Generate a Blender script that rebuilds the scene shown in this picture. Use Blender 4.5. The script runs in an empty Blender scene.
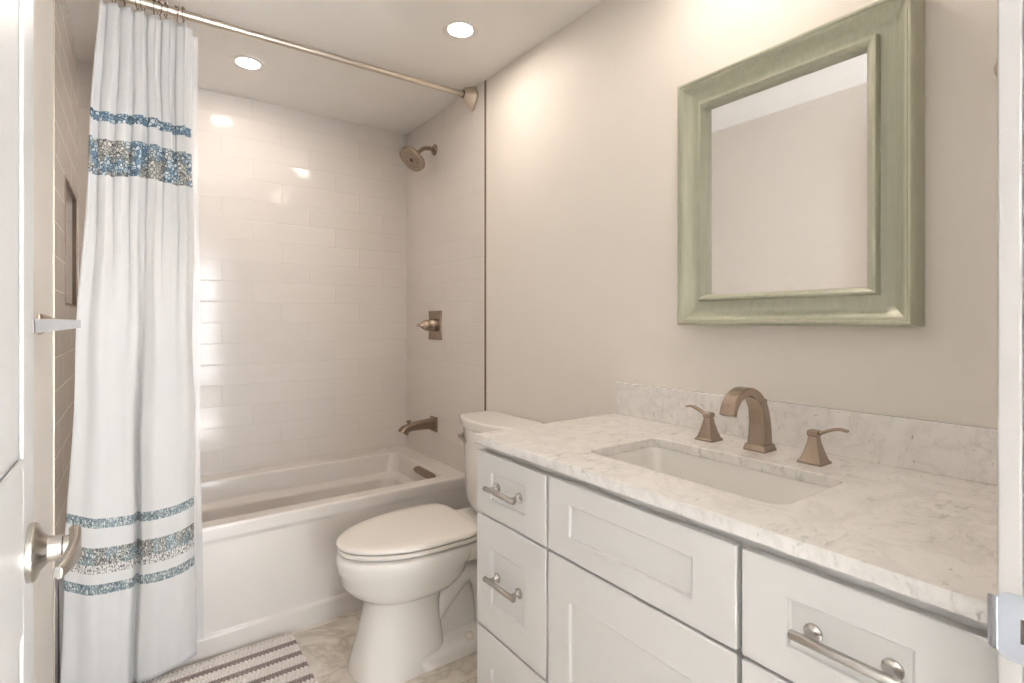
import bpy, bmesh, math, random
from mathutils import Vector, Matrix
random.seed(4)
PI = math.pi
S = bpy.context.scene
COL = S.collection

# ------------------------------------------------------------------ camera, world, exposure
CAMZ = 1.204
cd = bpy.data.cameras.new('camera'); cam = bpy.data.objects.new('camera', cd); COL.objects.link(cam)
cam.location = (0, 0, CAMZ); cam.rotation_euler = (PI/2, 0, math.radians(-35.81))
cd.sensor_width = 36; cd.lens = 525.66/1024*36; cd.shift_y = -20.4/1024; cd.clip_start = 0.02
S.camera = cam
w = bpy.data.worlds.new('world'); S.world = w; w.use_nodes = True
w.node_tree.nodes['Background'].inputs[0].default_value = (0.85, 0.92, 1, 1)
w.node_tree.nodes['Background'].inputs[1].default_value = 8.5     # daylight outside the bedroom window
sd = bpy.data.lights.new('fill_sun', 'SUN'); sd.energy = 400; sd.angle = math.radians(0.6); sd.color = (1, 0.98, 0.96)  # added sun; its patch on the bedroom floor bounces fill onto the ceiling
fill_sun = bpy.data.objects.new('fill_sun', sd); COL.objects.link(fill_sun); fill_sun.rotation_euler = (math.radians(52), 0, math.radians(-4))
pd = bpy.data.lights.new('window_portal', 'AREA'); pd.shape = 'RECTANGLE'; pd.size = 1.6; pd.size_y = 1.85; pd.cycles.is_portal = True
po = bpy.data.objects.new('window_portal', pd); COL.objects.link(po); po.location = (0.95, -3.27, 1.175); po.rotation_euler = (PI/2, 0, 0)
S.view_settings.view_transform = 'Standard'; S.view_settings.look = 'None'
S.view_settings.gamma = 1; S.view_settings.use_curve_mapping = False
S.view_settings.exposure = 1.47

CAN_STRENGTH = 61          # recessed lamps

# ------------------------------------------------------------------ materials
def srgb(r, g, b):
    f = lambda c: (c/255/12.92) if c/255 <= 0.04045 else ((c/255+0.055)/1.055)**2.4
    return (f(r), f(g), f(b), 1)

class NT:
    def __init__(s, name):
        s.m = bpy.data.materials.new(name); s.m.use_nodes = True
        s.t = s.m.node_tree; s.b = s.t.nodes['Principled BSDF']; s.out = s.t.nodes['Material Output']
    def n(s, typ, **kw):
        nd = s.t.nodes.new(typ)
        for k, v in kw.items(): setattr(nd, k, v)
        return nd
    def l(s, a, b): s.t.links.new(a, b)
    def math(s, op, a, b=None, c=None, clamp=False):
        nd = s.n('ShaderNodeMath', operation=op, use_clamp=clamp)
        for i, x in enumerate((a, b, c)):
            if x is None: continue
            if isinstance(x, (int, float)): nd.inputs[i].default_value = x
            else: s.l(x, nd.inputs[i])
        return nd.outputs[0]
    def mix(s, f, a, b):
        nd = s.n('ShaderNodeMix', data_type='RGBA')
        for i, x in ((0, f), (6, a), (7, b)):
            if isinstance(x, (int, float, tuple)): nd.inputs[i].default_value = x
            else: s.l(x, nd.inputs[i])
        return nd.outputs[2]
    def noise(s, vec, scale, detail=3, rough=0.5, dist=0.0):
        nd = s.n('ShaderNodeTexNoise'); nd.inputs['Scale'].default_value = scale
        nd.inputs['Detail'].default_value = detail; nd.inputs['Roughness'].default_value = rough
        nd.inputs['Distortion'].default_value = dist
        if vec is not None: s.l(vec, nd.inputs['Vector'])
        return nd.outputs['Fac']
    def ramp(s, f, stops):
        nd = s.n('ShaderNodeValToRGB'); e = nd.color_ramp.elements
        while len(e) < len(stops): e.new(0.5)
        for i, (p, c) in enumerate(stops): e[i].position = p; e[i].color = c
        s.l(f, nd.inputs[0]); return nd.outputs[0]
    def bump(s, h, strength=0.3, dist=0.002):
        nd = s.n('ShaderNodeBump'); nd.inputs['Strength'].default_value = strength
        nd.inputs['Distance'].default_value = dist; s.l(h, nd.inputs['Height'])
        s.l(nd.outputs[0], s.b.inputs['Normal']); return nd.outputs[0]
    def geo(s): return s.n('ShaderNodeNewGeometry').outputs['Position']
    def set(s, col=None, rough=None, metal=None, spec=None, coat=None):
        if col is not None:
            if isinstance(col, tuple): s.b.inputs['Base Color'].default_value = col
            else: s.l(col, s.b.inputs['Base Color'])
        if rough is not None:
            if isinstance(rough, (int, float)): s.b.inputs['Roughness'].default_value = rough
            else: s.l(rough, s.b.inputs['Roughness'])
        if metal is not None: s.b.inputs['Metallic'].default_value = metal
        if spec is not None: s.b.inputs['Specular IOR Level'].default_value = spec
        if coat is not None: s.b.inputs['Coat Weight'].default_value = coat

G = lambda v: (v, v, v, 1)
def plain(name, col, rough, metal=0, var=0.03, scale=12, spec=None, bump=0, bscale=200):
    t = NT(name); p = t.geo(); f = t.noise(p, scale, 4)
    c2 = tuple(max(0, x*(1-var*2)) for x in col[:3]) + (1,)
    t.set(t.mix(f, c2, col), rough, metal, spec)
    if bump: t.bump(t.noise(p, bscale, 2), bump, 0.001)
    return t.m

M = {}
M['wall'] = plain('greige_wall_paint', srgb(233, 226, 217), 0.6, bump=0.35, bscale=260, var=0.01)
M['ceiling'] = plain('white_ceiling_paint', srgb(242, 238, 232), 0.75, bump=0.1, var=0.01)
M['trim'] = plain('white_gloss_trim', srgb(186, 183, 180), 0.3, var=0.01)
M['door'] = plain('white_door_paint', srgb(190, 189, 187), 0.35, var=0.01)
M['cabinet'] = plain('white_cabinet_paint', srgb(224, 222, 219), 0.3, var=0.008)
M['porcelain'] = plain('white_porcelain', srgb(240, 236, 230), 0.08, var=0.005, spec=0.6)
M['seat'] = plain('white_seat_plastic', srgb(240, 234, 226), 0.18, var=0.005)
M['tub'] = plain('white_tub_acrylic', srgb(228, 222, 216), 0.13, var=0.005)
M['dark'] = plain('dark_gap', srgb(60, 50, 44), 0.7)
M['hall'] = plain('bedroom_paint', srgb(232, 228, 222), 0.7)
M['steel'] = plain('steel_strike', srgb(200, 204, 212), 0.22, 1.0, var=0.04)
M['white_trim_ring'] = plain('light_trim_white', srgb(235, 230, 224), 0.4)

def brushed(name, col, rough, axis=2, strength=0.06):
    t = NT(name); p = t.geo()
    mp = t.n('ShaderNodeMapping'); sc = [90, 90, 90]; sc[axis] = 6
    mp.inputs['Scale'].default_value = sc; t.l(p, mp.inputs['Vector'])
    f = t.noise(mp.outputs[0], 1.0, 2)
    c2 = tuple(x*0.93 for x in col[:3]) + (1,)
    t.set(t.mix(f, c2, col), rough, 1.0)
    return t.m
M['nickel'] = brushed('brushed_nickel', srgb(166, 150, 135), 0.27)
M['nickel_cool'] = brushed('satin_nickel', srgb(190, 186, 180), 0.26)
M['bronze'] = brushed('warm_brushed_nickel', srgb(148, 130, 114), 0.3)
M['rod'] = brushed('rod_nickel', srgb(212, 202, 188), 0.36, 0)
M['tile_trim'] = plain('tile_edge_metal', srgb(128, 108, 92), 0.4, 0.3)
M['rosy'] = plain('rosette_nickel', srgb(205, 190, 172), 0.3, 0.8, var=0.03)

def tile_mat(name, axis, x0, L=0.4064, H=0.1016, z0=0.485, base=srgb(226, 219, 212)):
    t = NT(name); p = t.geo()
    sp = t.n('ShaderNodeSeparateXYZ'); t.l(p, sp.inputs[0])
    z = t.math('DIVIDE', t.math('SUBTRACT', sp.outputs[2], z0), H)
    row = t.math('FLOOR', z); fz = t.math('SUBTRACT', z, row)
    r3 = t.math('FLOORED_MODULO', row, 3)
    off = t.math('MULTIPLY', r3, 0.3333)
    u = t.math('ADD', t.math('DIVIDE', t.math('SUBTRACT', sp.outputs[axis], x0), L), off)
    col = t.math('FLOOR', u); fu = t.math('SUBTRACT', u, col)
    dz = t.math('MULTIPLY', t.math('MINIMUM', fz, t.math('SUBTRACT', 1, fz)), H)
    du = t.math('MULTIPLY', t.math('MINIMUM', fu, t.math('SUBTRACT', 1, fu)), L)
    d = t.math('MINIMUM', dz, du)
    g = t.math('SUBTRACT', 1, t.math('DIVIDE', d, 0.0011, clamp=True), clamp=True)      # 1 in the joint
    edge = t.math('DIVIDE', d, 0.004, clamp=True)
    cb = t.n('ShaderNodeCombineXYZ'); t.l(row, cb.inputs[0]); t.l(col, cb.inputs[1])
    wn = t.n('ShaderNodeTexWhiteNoise'); t.l(cb.outputs[0], wn.inputs['Vector'])
    b2 = tuple(x*0.965 for x in base[:3]) + (1,)
    c = t.mix(wn.outputs['Value'], base, b2)
    c = t.mix(g, c, srgb(196, 186, 175))
    # each tile tilts a touch, surface ripples gently
    wob = t.math('MULTIPLY', t.math('SUBTRACT', wn.outputs['Value'], 0.5), t.math('SUBTRACT', fz, 0.5))
    wob2 = t.math('MULTIPLY', t.math('SUBTRACT', wn.outputs['Value'], 0.5), t.math('SUBTRACT', fu, 0.5))
    h = t.math('MULTIPLY_ADD', wob, 0.15, edge)
    h = t.math('MULTIPLY_ADD', wob2, 0.35, h)
    h = t.math('MULTIPLY_ADD', t.noise(p, 9, 1), 0.5, h)
    t.set(c, t.math('MULTIPLY_ADD', g, 0.5, 0.12), 0, spec=0.4)
    t.bump(h, 0.5, 0.0012)
    return t.m
M['tile_back'] = tile_mat('white_wall_tile_back', 0, 0.35)
M['tile_right'] = tile_mat('white_wall_tile_right', 1, 2.885-0.2)
M['tile_left'] = tile_mat('white_wall_tile_left', 1, 2.885-0.3)

def floor_mat():
    t = NT('marble_look_floor_tile'); p = t.geo()
    sp = t.n('ShaderNodeSeparateXYZ'); t.l(p, sp.inputs[0])
    L, H = 0.61, 0.305
    z = t.math('DIVIDE', t.math('SUBTRACT', sp.outputs[1], 1.82), H); row = t.math('FLOOR', z); fz = t.math('SUBTRACT', z, row)
    off = t.math('MULTIPLY', t.math('FLOORED_MODULO', row, 2), 0.5)
    u = t.math('ADD', t.math('DIVIDE', t.math('SUBTRACT', sp.outputs[0], 0.74), L), off)
    col = t.math('FLOOR', u); fu = t.math('SUBTRACT', u, col)
    d = t.math('MINIMUM', t.math('MULTIPLY', t.math('MINIMUM', fz, t.math('SUBTRACT', 1, fz)), H),
               t.math('MULTIPLY', t.math('MINIMUM', fu, t.math('SUBTRACT', 1, fu)), L))
    g = t.math('SUBTRACT', 1, t.math('DIVIDE', d, 0.0016, clamp=True), clamp=True)
    cb = t.n('ShaderNodeCombineXYZ'); t.l(row, cb.inputs[0]); t.l(col, cb.inputs[1])
    sc = t.n('ShaderNodeVectorMath', operation='MULTIPLY_ADD'); t.l(cb.outputs[0], sc.inputs[0])
    sc.inputs[1].default_value = (3.1, 5.3, 0); t.l(p, sc.inputs[2])
    n1 = t.noise(sc.outputs[0], 3.2, 6, 0.6, 1.2)
    v = t.math('ABSOLUTE', t.math('SUBTRACT', n1, 0.5))
    c = t.ramp(v, [(0.0, srgb(196, 186, 172)), (0.03, srgb(214, 205, 192)), (0.12, srgb(232, 225, 214)), (1, srgb(236, 230, 220))])
    c = t.mix(g, c, srgb(158, 142, 124))
    t.set(c, 0.3); t.bump(t.math('SUBTRACT', 1, g), 0.4, 0.001)
    return t.m
M['floor'] = floor_mat()

def marble():
    t = NT('white_carrara_marble'); p = t.geo()
    n1 = t.noise(p, 11, 7, 0.6, 0.7)
    v = t.math('ABSOLUTE', t.math('SUBTRACT', n1, 0.5))
    c = t.ramp(v, [(0.0, srgb(227, 223, 218)), (0.03, srgb(233, 229, 224)), (0.10, srgb(238, 234, 229)), (1, srgb(242, 238, 233))])
    mp = t.n('ShaderNodeMapping'); mp.inputs['Rotation'].default_value = (0.3, 0.4, 0.5); mp.inputs['Scale'].default_value = (1, 2.1, 1.2)
    t.l(p, mp.inputs['Vector'])
    n2 = t.noise(mp.outputs[0], 26, 5, 0.65, 0.8)
    s = t.ramp(n2, [(0.0, G(0)), (0.54, G(0)), (0.68, G(0.38)), (1, G(0.6))])
    n3 = t.noise(p, 3.1, 3)
    s = t.math('MULTIPLY', s, t.ramp(n3, [(0.0, G(0.1)), (0.42, G(0.15)), (0.6, G(1)), (1, G(1))]))
    c = t.mix(s, c, srgb(128, 122, 116))
    n4 = t.noise(mp.outputs[0], 60, 3, 0.5, 0.3)
    s2 = t.ramp(n4, [(0.0, G(0)), (0.68, G(0)), (0.74, G(0.4)), (1, G(0.7))])
    c = t.mix(s2, c, srgb(120, 112, 104))
    t.set(c, 0.2); return t.m
M['marble'] = marble()

def frame_mat():
    t = NT('sage_pewter_frame_paint'); p = t.geo()
    mp = t.n('ShaderNodeMapping'); mp.inputs['Scale'].default_value = (40, 40, 2.5); t.l(p, mp.inputs['Vector'])
    f = t.noise(mp.outputs[0], 3, 4)
    c = t.ramp(f, [(0.25, srgb(172, 174, 154)), (0.75, srgb(186, 186, 166))])
    t.set(c, 0.38, 0.3); return t.m
M['frame'] = frame_mat()
t = NT('mirror_glass'); t.set(G(0.88), 0.01, 1.0); M['mirror'] = t.m
def emit(name, col, s):
    t = NT(name); t.set(G(0.8), 0.5); t.b.inputs['Emission Color'].default_value = col
    t.b.inputs['Emission Strength'].default_value = s; return t.m
M['lamp'] = emit('lamp_diffuser', (1, 0.88, 0.775, 1), CAN_STRENGTH)
def pane_mat():
    t = NT('window_glass'); t.set(G(0.9), 0.02, 0)
    tr = t.n('ShaderNodeBsdfTransparent'); gl = t.n('ShaderNodeBsdfGlossy'); gl.inputs['Roughness'].default_value = 0.01
    ms = t.n('ShaderNodeMixShader'); ms.inputs[0].default_value = 0.06
    t.l(tr.outputs[0], ms.inputs[1]); t.l(gl.outputs[0], ms.inputs[2]); t.l(ms.outputs[0], t.out.inputs[0]); return t.m
M['sky'] = pane_mat()

def curtain_mat():
    t = NT('white_curtain_with_mosaic_bands')
    uv = t.n('ShaderNodeUVMap').outputs[0]
    sp = t.n('ShaderNodeSeparateXYZ'); t.l(uv, sp.inputs[0]); z = sp.outputs[1]
    def cells(scale):
        vo = t.n('ShaderNodeTexVoronoi', feature='DISTANCE_TO_EDGE'); vo.inputs['Scale'].default_value = scale; t.l(uv, vo.inputs['Vector'])
        vc = t.n('ShaderNodeTexVoronoi'); vc.inputs['Scale'].default_value = scale; t.l(uv, vc.inputs['Vector'])
        return vo.outputs[0], vc.outputs['Color']
    def band(a, b):
        return t.math('MULTIPLY', t.math('GREATER_THAN', z, a), t.math('LESS_THAN', z, b))
    e, cc = cells(88)
    sc = t.n('ShaderNodeSeparateColor'); t.l(cc, sc.inputs[0]); rnd = sc.outputs[0]
    line = t.math('LESS_THAN', e, 0.09)
    blue = t.ramp(rnd, [(0.0, srgb(86, 112, 132)), (0.35, srgb(132, 154, 168)), (0.6, srgb(188, 200, 204)), (1, srgb(222, 224, 222))])
    blue = t.mix(line, blue, srgb(66, 86, 100))
    grey = t.ramp(rnd, [(0.0, srgb(138, 136, 128)), (0.4, srgb(186, 182, 172)), (0.7, srgb(206, 202, 190)), (1, srgb(226, 222, 212))])
    grey = t.mix(line, grey, srgb(84, 86, 86))
    teal = t.ramp(rnd, [(0.0, srgb(128, 144, 148)), (0.4, srgb(172, 182, 182)), (0.7, srgb(196, 203, 200)), (1, srgb(220, 222, 218))])
    teal = t.mix(line, teal, srgb(92, 106, 112))
    patch = t.ramp(t.noise(uv, 11, 2), [(0.46, G(0)), (0.54, G(1))])
    mixed = t.mix(patch, blue, grey)
    mixed2 = t.mix(patch, teal, grey)
    base = srgb(226, 224, 221)
    frag = t.math('GREATER_THAN', t.noise(uv, 120, 1), 0.5)
    c = base
    c = t.mix(band(1.842, 1.874), c, blue)
    c = t.mix(band(1.668, 1.785), c, mixed)
    c = t.mix(band(0.548, 0.578), c, teal)
    c = t.mix(band(0.435, 0.488), c, mixed2)
    c = t.mix(t.math('MULTIPLY', band(0.408, 0.435), frag), c, grey)
    c = t.mix(band(0.345, 0.376), c, teal)
    wv = t.math('MULTIPLY', t.math('SINE', t.math('MULTIPLY', z, 2600)), 0.15)
    t.set(c, 0.55); t.b.inputs['Sheen Weight'].default_value = 0.15
    nb = t.bump(t.noise(uv, 9, 2), 0.12, 0.01)
    tr = t.n('ShaderNodeBsdfTranslucent'); t.l(c, tr.inputs[0]) if not isinstance(c, tuple) else None
    ms = t.n('ShaderNodeMixShader'); ms.inputs[0].default_value = 0.22
    t.l(t.b.outputs[0], ms.inputs[1]); t.l(tr.outputs[0], ms.inputs[2]); t.l(ms.outputs[0], t.out.inputs[0])
    return t.m
M['curtain'] = curtain_mat()
def liner_mat():
    t = NT('frosted_liner_plastic'); t.set(srgb(238, 236, 234), 0.3)
    tr = t.n('ShaderNodeBsdfTransparent'); ms = t.n('ShaderNodeMixShader'); ms.inputs[0].default_value = 0.45
    t.l(t.b.outputs[0], ms.inputs[1]); t.l(tr.outputs[0], ms.inputs[2]); t.l(ms.outputs[0], t.out.inputs[0])
    return t.m
M['liner'] = liner_mat()
def rug_mat():
    t = NT('striped_chenille'); uv = t.n('ShaderNodeUVMap').outputs[0]
    sp = t.n('ShaderNodeSeparateXYZ'); t.l(uv, sp.inputs[0])
    f = t.math('DIVIDE', t.math('SUBTRACT', 2.087, sp.outputs[1]), 0.076)
    fr = t.math('FRACT', f)
    g = t.math('MULTIPLY', t.math('GREATER_THAN', fr, 0.31), t.math('LESS_THAN', fr, 0.73))
    n = t.noise(uv, 220, 3)
    grey = t.ramp(n, [(0.3, srgb(128, 114, 110)), (0.7, srgb(172, 160, 154))])
    wht = t.ramp(n, [(0.3, srgb(216, 208, 202)), (0.7, srgb(240, 234, 228))])
    t.set(t.mix(g, wht, grey), 0.95); t.bump(n, 0.6, 0.004)
    return t.m
M['rug'] = rug_mat()

# ------------------------------------------------------------------ object helpers
def tag(o, label=None, cat=None, group=None, kind=None):
    if label: o['label'] = label
    if cat: o['category'] = cat
    if group: o['group'] = group
    if kind: o['kind'] = kind
    return o
def thing(name, label, cat, loc=(0, 0, 0), group=None, rz=0):
    o = bpy.data.objects.new(name, None); COL.objects.link(o); o.location = loc; o.rotation_euler.z = rz
    o.empty_display_size = 0.02
    return tag(o, label, cat, group)
def obj(name, bm, mat, parent=None, local=False, smooth=False, bevel=0, seg=2, sub=0, angle=35, flat=False):
    me = bpy.data.meshes.new(name); bmesh.ops.recalc_face_normals(bm, faces=bm.faces[:])
    bm.to_mesh(me); bm.free(); me.materials.append(mat)
    o = bpy.data.objects.new(name, me); COL.objects.link(o)
    if parent is not None:
        o.parent = parent
        if not local and parent.type == 'EMPTY': o.location = -Vector(parent.location)
    if bevel:
        b = o.modifiers.new('bevel', 'BEVEL'); b.width = bevel; b.segments = seg; b.limit_method = 'ANGLE'; b.angle_limit = math.radians(angle)
        b.harden_normals = False
    if sub:
        s = o.modifiers.new('sub', 'SUBSURF'); s.levels = sub; s.render_levels = sub
    if smooth or bevel or sub:
        for p in me.polygons: p.use_smooth = True
        if not sub:
            me.set_sharp_from_angle(angle=math.radians(50))
            if bevel or flat:
                wm = o.modifiers.new('weighted', 'WEIGHTED_NORMAL'); wm.keep_sharp = True; wm.weight = 90
    return o
def struct(name, bm, mat, parent=None, **k):
    o = obj(name, bm, mat, parent, **k)
    if parent is None: o['kind'] = 'structure'
    return o
def box(bm, x0, x1, y0, y1, z0, z1):
    v = [bm.verts.new((x, y, z)) for z in (z0, z1) for y in (y0, y1) for x in (x0, x1)]
    for f in ((0, 1, 3, 2), (4, 5, 7, 6), (0, 1, 5, 4), (2, 3, 7, 6), (0, 2, 6, 4), (1, 3, 7, 5)):
        bm.faces.new([v[i] for i in f])
    return bm
def B(*a):
    bm = bmesh.new()
    if a: box(bm, *a)
    return bm
def loft(bm, rings, cap0=True, cap1=True, close=True):
    R = [[bm.verts.new(p) for p in r] for r in rings]
    n = len(R[0])
    for a, b in zip(R, R[1:]):
        for i in range(n if close else n-1):
            j = (i+1) % n
            bm.faces.new((a[i], a[j], b[j], b[i]))
    if cap0 and close: bm.faces.new(R[0][::-1])
    if cap1 and close: bm.faces.new(R[-1])
    return bm
def frames(path):
    out = []; up = None
    for i, p in enumerate(path):
        t = (Vector(path[min(i+1, len(path)-1)]) - Vector(path[max(i-1, 0)])).normalized()
        if up is None:
            up = Vector((0, 0, 1)) if abs(t.z) < 0.9 else Vector((1, 0, 0))
        n = (up - t*up.dot(t)).normalized(); up = n
        out.append((Vector(p), t, n, t.cross(n)))
    return out
def tube(bm, path, r, n=12, rs=None):
    rings = []
    for i, (p, t, a, b) in enumerate(frames(path)):
        rr = rs[i] if rs else r
        rings.append([p + a*rr*math.cos(2*PI*k/n) + b*rr*math.sin(2*PI*k/n) for k in range(n)])
    return loft(bm, rings)
def sweep_rect(bm, path, sizes, side=Vector((0, 1, 0)), ch=0.18):
    """rectangular bar with chamfered edges: sizes = (width along side, thickness)"""
    rings = []
    for i, p in enumerate(path):
        t = (Vector(path[min(i+1, len(path)-1)]) - Vector(path[max(i-1, 0)])).normalized()
        s = (side - t*side.dot(t)).normalized(); n = t.cross(s)
        wd, th = sizes[i][0]/2, sizes[i][1]/2; c = min(wd, th)*ch*2
        q = [(wd, th-c), (wd-c, th), (-wd+c, th), (-wd, th-c), (-wd, -th+c), (-wd+c, -th), (wd-c, -th), (wd, -th+c)]
        rings.append([Vector(p) + s*a + n*b for a, b in q])
    return loft(bm, rings)
def lathe(bm, prof, c, axis, n=28):
    """prof: (radius, distance along axis) from centre c"""
    ax = Vector(axis).normalized(); u = ax.orthogonal().normalized(); v = ax.cross(u); c = Vector(c)
    rings = [[c + ax*d + (u*math.cos(2*PI*k/n) + v*math.sin(2*PI*k/n))*max(r, 1e-5) for k in range(n)] for r, d in prof]
    return loft(bm, rings)
def rrect(cx, cy, hx, hy, r, z, n=6):
    r = min(r, hx-1e-4, hy-1e-4); pts = []
    for qx, qy, a0 in ((1, 1, 0), (-1, 1, 90), (-1, -1, 180), (1, -1, 270)):
        for k in range(n+1):
            a = math.radians(a0 + 90*k/n)
            pts.append(Vector((cx + qx*(hx-r) + r*math.cos(a), cy + qy*(hy-r) + r*math.sin(a), z)))
    return pts
def bez(pts, n=24):
    """Catmull-Rom through pts"""
    P = [Vector(p) for p in pts]; P = [2*P[0]-P[1]] + P + [2*P[-1]-P[-2]]; out = []
    m = len(P)-3
    for i in range(m):
        for k in range(n//m if i < m-1 else n//m+1):
            t = k/(n//m); a, b, c, d = P[i:i+4]
            out.append(0.5*((2*b) + (c-a)*t + (2*a-5*b+4*c-d)*t*t + (-a+3*b-3*c+d)*t**3))
    return out

# ------------------------------------------------------------------ room constants
XW, XL = 1.313, -0.188            # right wall, left wall
YB, YT, YD = 2.885, 2.03, 0.115   # back wall, edge of tiling, doorway wall
ZC = 2.308
TT = 0.008                        # tile thickness

# setting
struct('floor', B(XL-0.3, XW+0.3, 0, YB+0.2, -0.1, 0), M['floor'])
LIGHTS = [(1.007, 1.73), (0.40, 2.485), (1.05, 0.756)]
bm = bmesh.new()
def loop(pts):
    v = [bm.verts.new(p) for p in pts]
    return [bm.edges.new((v[i], v[(i+1) % len(v)])) for i in range(len(v))]
es = loop([(XL-0.3, -0.01, ZC), (XW+0.3, -0.01, ZC), (XW+0.3, YB+0.2, ZC), (XL-0.3, YB+0.2, ZC)])
for lx, ly in LIGHTS: es += loop([(lx+0.056*math.cos(2*PI*k/40), ly+0.056*math.sin(2*PI*k/40), ZC) for k in range(40)])
bmesh.ops.triangle_fill(bm, use_beauty=True, edges=es)
box(bm, XL-0.3, XW+0.3, -0.01, YB+0.2, ZC+0.06, ZC+0.1)
struct('ceiling', bm, M['ceiling'])
struct('wall_right', B(XW+TT, XW+0.12, -0.01, YB+0.12, 0, ZC), M['wall'])
bm = B(XW, XW+TT+0.001, YD, YT, 0, ZC); struct('wall_right_plaster', bm, M['wall'])
struct('wall_right_tiled', B(XW, XW+TT+0.001, YT, YB, 0, ZC), M['tile_right'])
struct('wall_back', B(XL-0.3, XW+0.12, YB, YB+0.12, 0, ZC), M['tile_back'])
# left wall, tiled part has a recessed niche
NY0, NY1, NZ0, NZ1, ND = 2.351, 2.758, 1.266, 1.694, 0.09
struct('wall_left', B(XL-0.14, XL, -0.01, YT, 0, ZC), M['wall'])
bm = bmesh.new()
box(bm, XL-0.14, XL, YT, NY0, 0, ZC); box(bm, XL-0.14, XL, NY1, YB, 0, ZC)
box(bm, XL-0.14, XL, NY0, NY1, 0, NZ0); box(bm, XL-0.14, XL, NY0, NY1, NZ1, ZC)
box(bm, XL-0.14, XL-ND, NY0, NY1, NZ0, NZ1)
struct('wall_left_tiled', bm, M['tile_left'])
bm = bmesh.new(); e = 0.009; q_ = 0.0012
box(bm, XL-0.01, XL+0.003, NY0-e, NY0+q_, NZ0-e, NZ1+e); box(bm, XL-0.01, XL+0.003, NY1-q_, NY1+e, NZ0-e, NZ1+e)
box(bm, XL-0.01, XL+0.003, NY0+q_, NY1-q_, NZ0-e, NZ0+q_); box(bm, XL-0.01, XL+0.003, NY0+q_, NY1-q_, NZ1-q_, NZ1+e)
struct('trim_1', bm, M['tile_trim'])
struct('trim_2', B(XW-0.003, XW+0.001, YT-0.008, YT+0.003, 0, ZC), M['tile_trim'])
struct('trim_3', B(XL-0.001, XL+0.003, YT-0.008, YT+0.003, 0, ZC), M['rod'])
# doorway wall
OX0, OX1, OZ = -0.1, 0.65, 2.05
bm = bmesh.new()
box(bm, XL-0.3, OX0-0.038, -0.01, YD, 0, ZC); box(bm, OX1+0.019, XW+0.12, -0.01, YD, 0, ZC); box(bm, OX0-0.038, OX1+0.019, -0.01, YD, OZ+0.019, ZC)
struct('wall_front', bm, M['wall'])
bm = bmesh.new()
box(bm, OX1, OX1+0.019, -0.012, YD+0.0, 0, OZ); box(bm, OX1, OX1+0.07, YD, YD+0.0175, 0, OZ+0.05)
box(bm, OX0-0.036, OX1+0.019, -0.012, YD, OZ, OZ+0.019)
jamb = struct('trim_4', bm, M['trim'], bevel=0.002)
# hinge side jamb
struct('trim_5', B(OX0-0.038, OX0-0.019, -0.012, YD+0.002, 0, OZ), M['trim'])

# bedroom behind the camera, with its window
ZH = 2.44; Y1 = -3.2; HX0, HX1 = -2.2, 2.6
struct('floor_bedroom', B(HX0, HX1, Y1, 0.0, -0.1, 0), plain('pale_grey_carpet', srgb(222, 224, 228), 0.9))
struct('ceiling_bedroom', B(HX0, HX1, Y1, -0.011, ZH, ZH+0.1), M['ceiling'])
struct('wall_bedroom_left', B(HX0-0.1, HX0, Y1, 0, 0, ZH), M['hall'])
struct('wall_bedroom_right', B(HX1, HX1+0.1, Y1, 0, 0, ZH), M['hall'])
bm = bmesh.new()
box(bm, HX0, XL-0.3, -0.1, -0.01, 0, ZH); box(bm, XW+0.12, HX1, -0.1, -0.01, 0, ZH)
box(bm, XL-0.3, XW+0.12, -0.1, -0.011, ZC, ZH); struct('wall_bedroom_front', bm, M['hall'])
WX0, WX1, WZ0, WZ1 = 0.15, 1.75, 0.25, 2.1
bm = bmesh.new()
box(bm, HX0, WX0, Y1-0.1, Y1, 0, ZH); box(bm, WX1, HX1, Y1-0.1, Y1, 0, ZH)
box(bm, WX0, WX1, Y1-0.1, Y1, 0, WZ0); box(bm, WX0, WX1, Y1-0.1, Y1, WZ1, ZH)
struct('wall_bedroom_back', bm, M['hall'])
win = struct('window_1', B(WX0, WX1, Y1-0.09, Y1-0.07, WZ0, WZ1), M['sky'])
bm = bmesh.new()
for x in (WX0, 0.68, 1.22, WX1): box(bm, x-0.03, x+0.03, Y1-0.07, Y1+0.02, WZ0, WZ1)
for z in (WZ0, 0.8, 1.45, WZ1): box(bm, WX0, WX1, Y1-0.06, Y1+0.015, z-0.04, z+0.04)
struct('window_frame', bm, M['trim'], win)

# ------------------------------------------------------------------ door with lever
DY0, DY1, DX1, DX0 = 0.135, 0.878, -0.100, -0.135
def panel_slab(bm, X1, X0, y0, y1, z0, z1, panels, dep, mw):
    """slab whose front (x = X1) carries moulded panels; panels stacked in z, all with the same y range"""
    box(bm, X0, X1-dep, y0, y1, z0, z1)
    py0, py1 = panels[0][0], panels[0][1]
    box(bm, X1-dep, X1, y0, py0, z0, z1); box(bm, X1-dep, X1, py1, y1, z0, z1)
    zs = [z0] + [v for p in panels for v in (p[2], p[3])] + [z1]
    for a, b in zip(zs[0::2], zs[1::2]): box(bm, X1-dep, X1, py0, py1, a, b)
    for p in panels:          # raised field with sloping moulding
        a = [(X1-dep, p[0], p[2]), (X1-dep, p[1], p[2]), (X1-dep, p[1], p[3]), (X1-dep, p[0], p[3])]
        def ring(x, i): return [Vector((x, p[0]+i, p[2]+i)), Vector((x, p[1]-i, p[2]+i)), Vector((x, p[1]-i, p[3]-i)), Vector((x, p[0]+i, p[3]-i))]
        loft(bm, [ring(X1-dep+0.0005, mw*0.5), ring(X1-0.002, mw*1.6)], cap0=False)
bm = bmesh.new()
panel_slab(bm, DX1, DX0, DY0, DY1, 0.012, 2.03, [(DY0+0.1, DY1-0.076, 0.24, 0.85), (DY0+0.1, DY1-0.076, 1.05, 1.91)], 0.004, 0.012)
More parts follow.
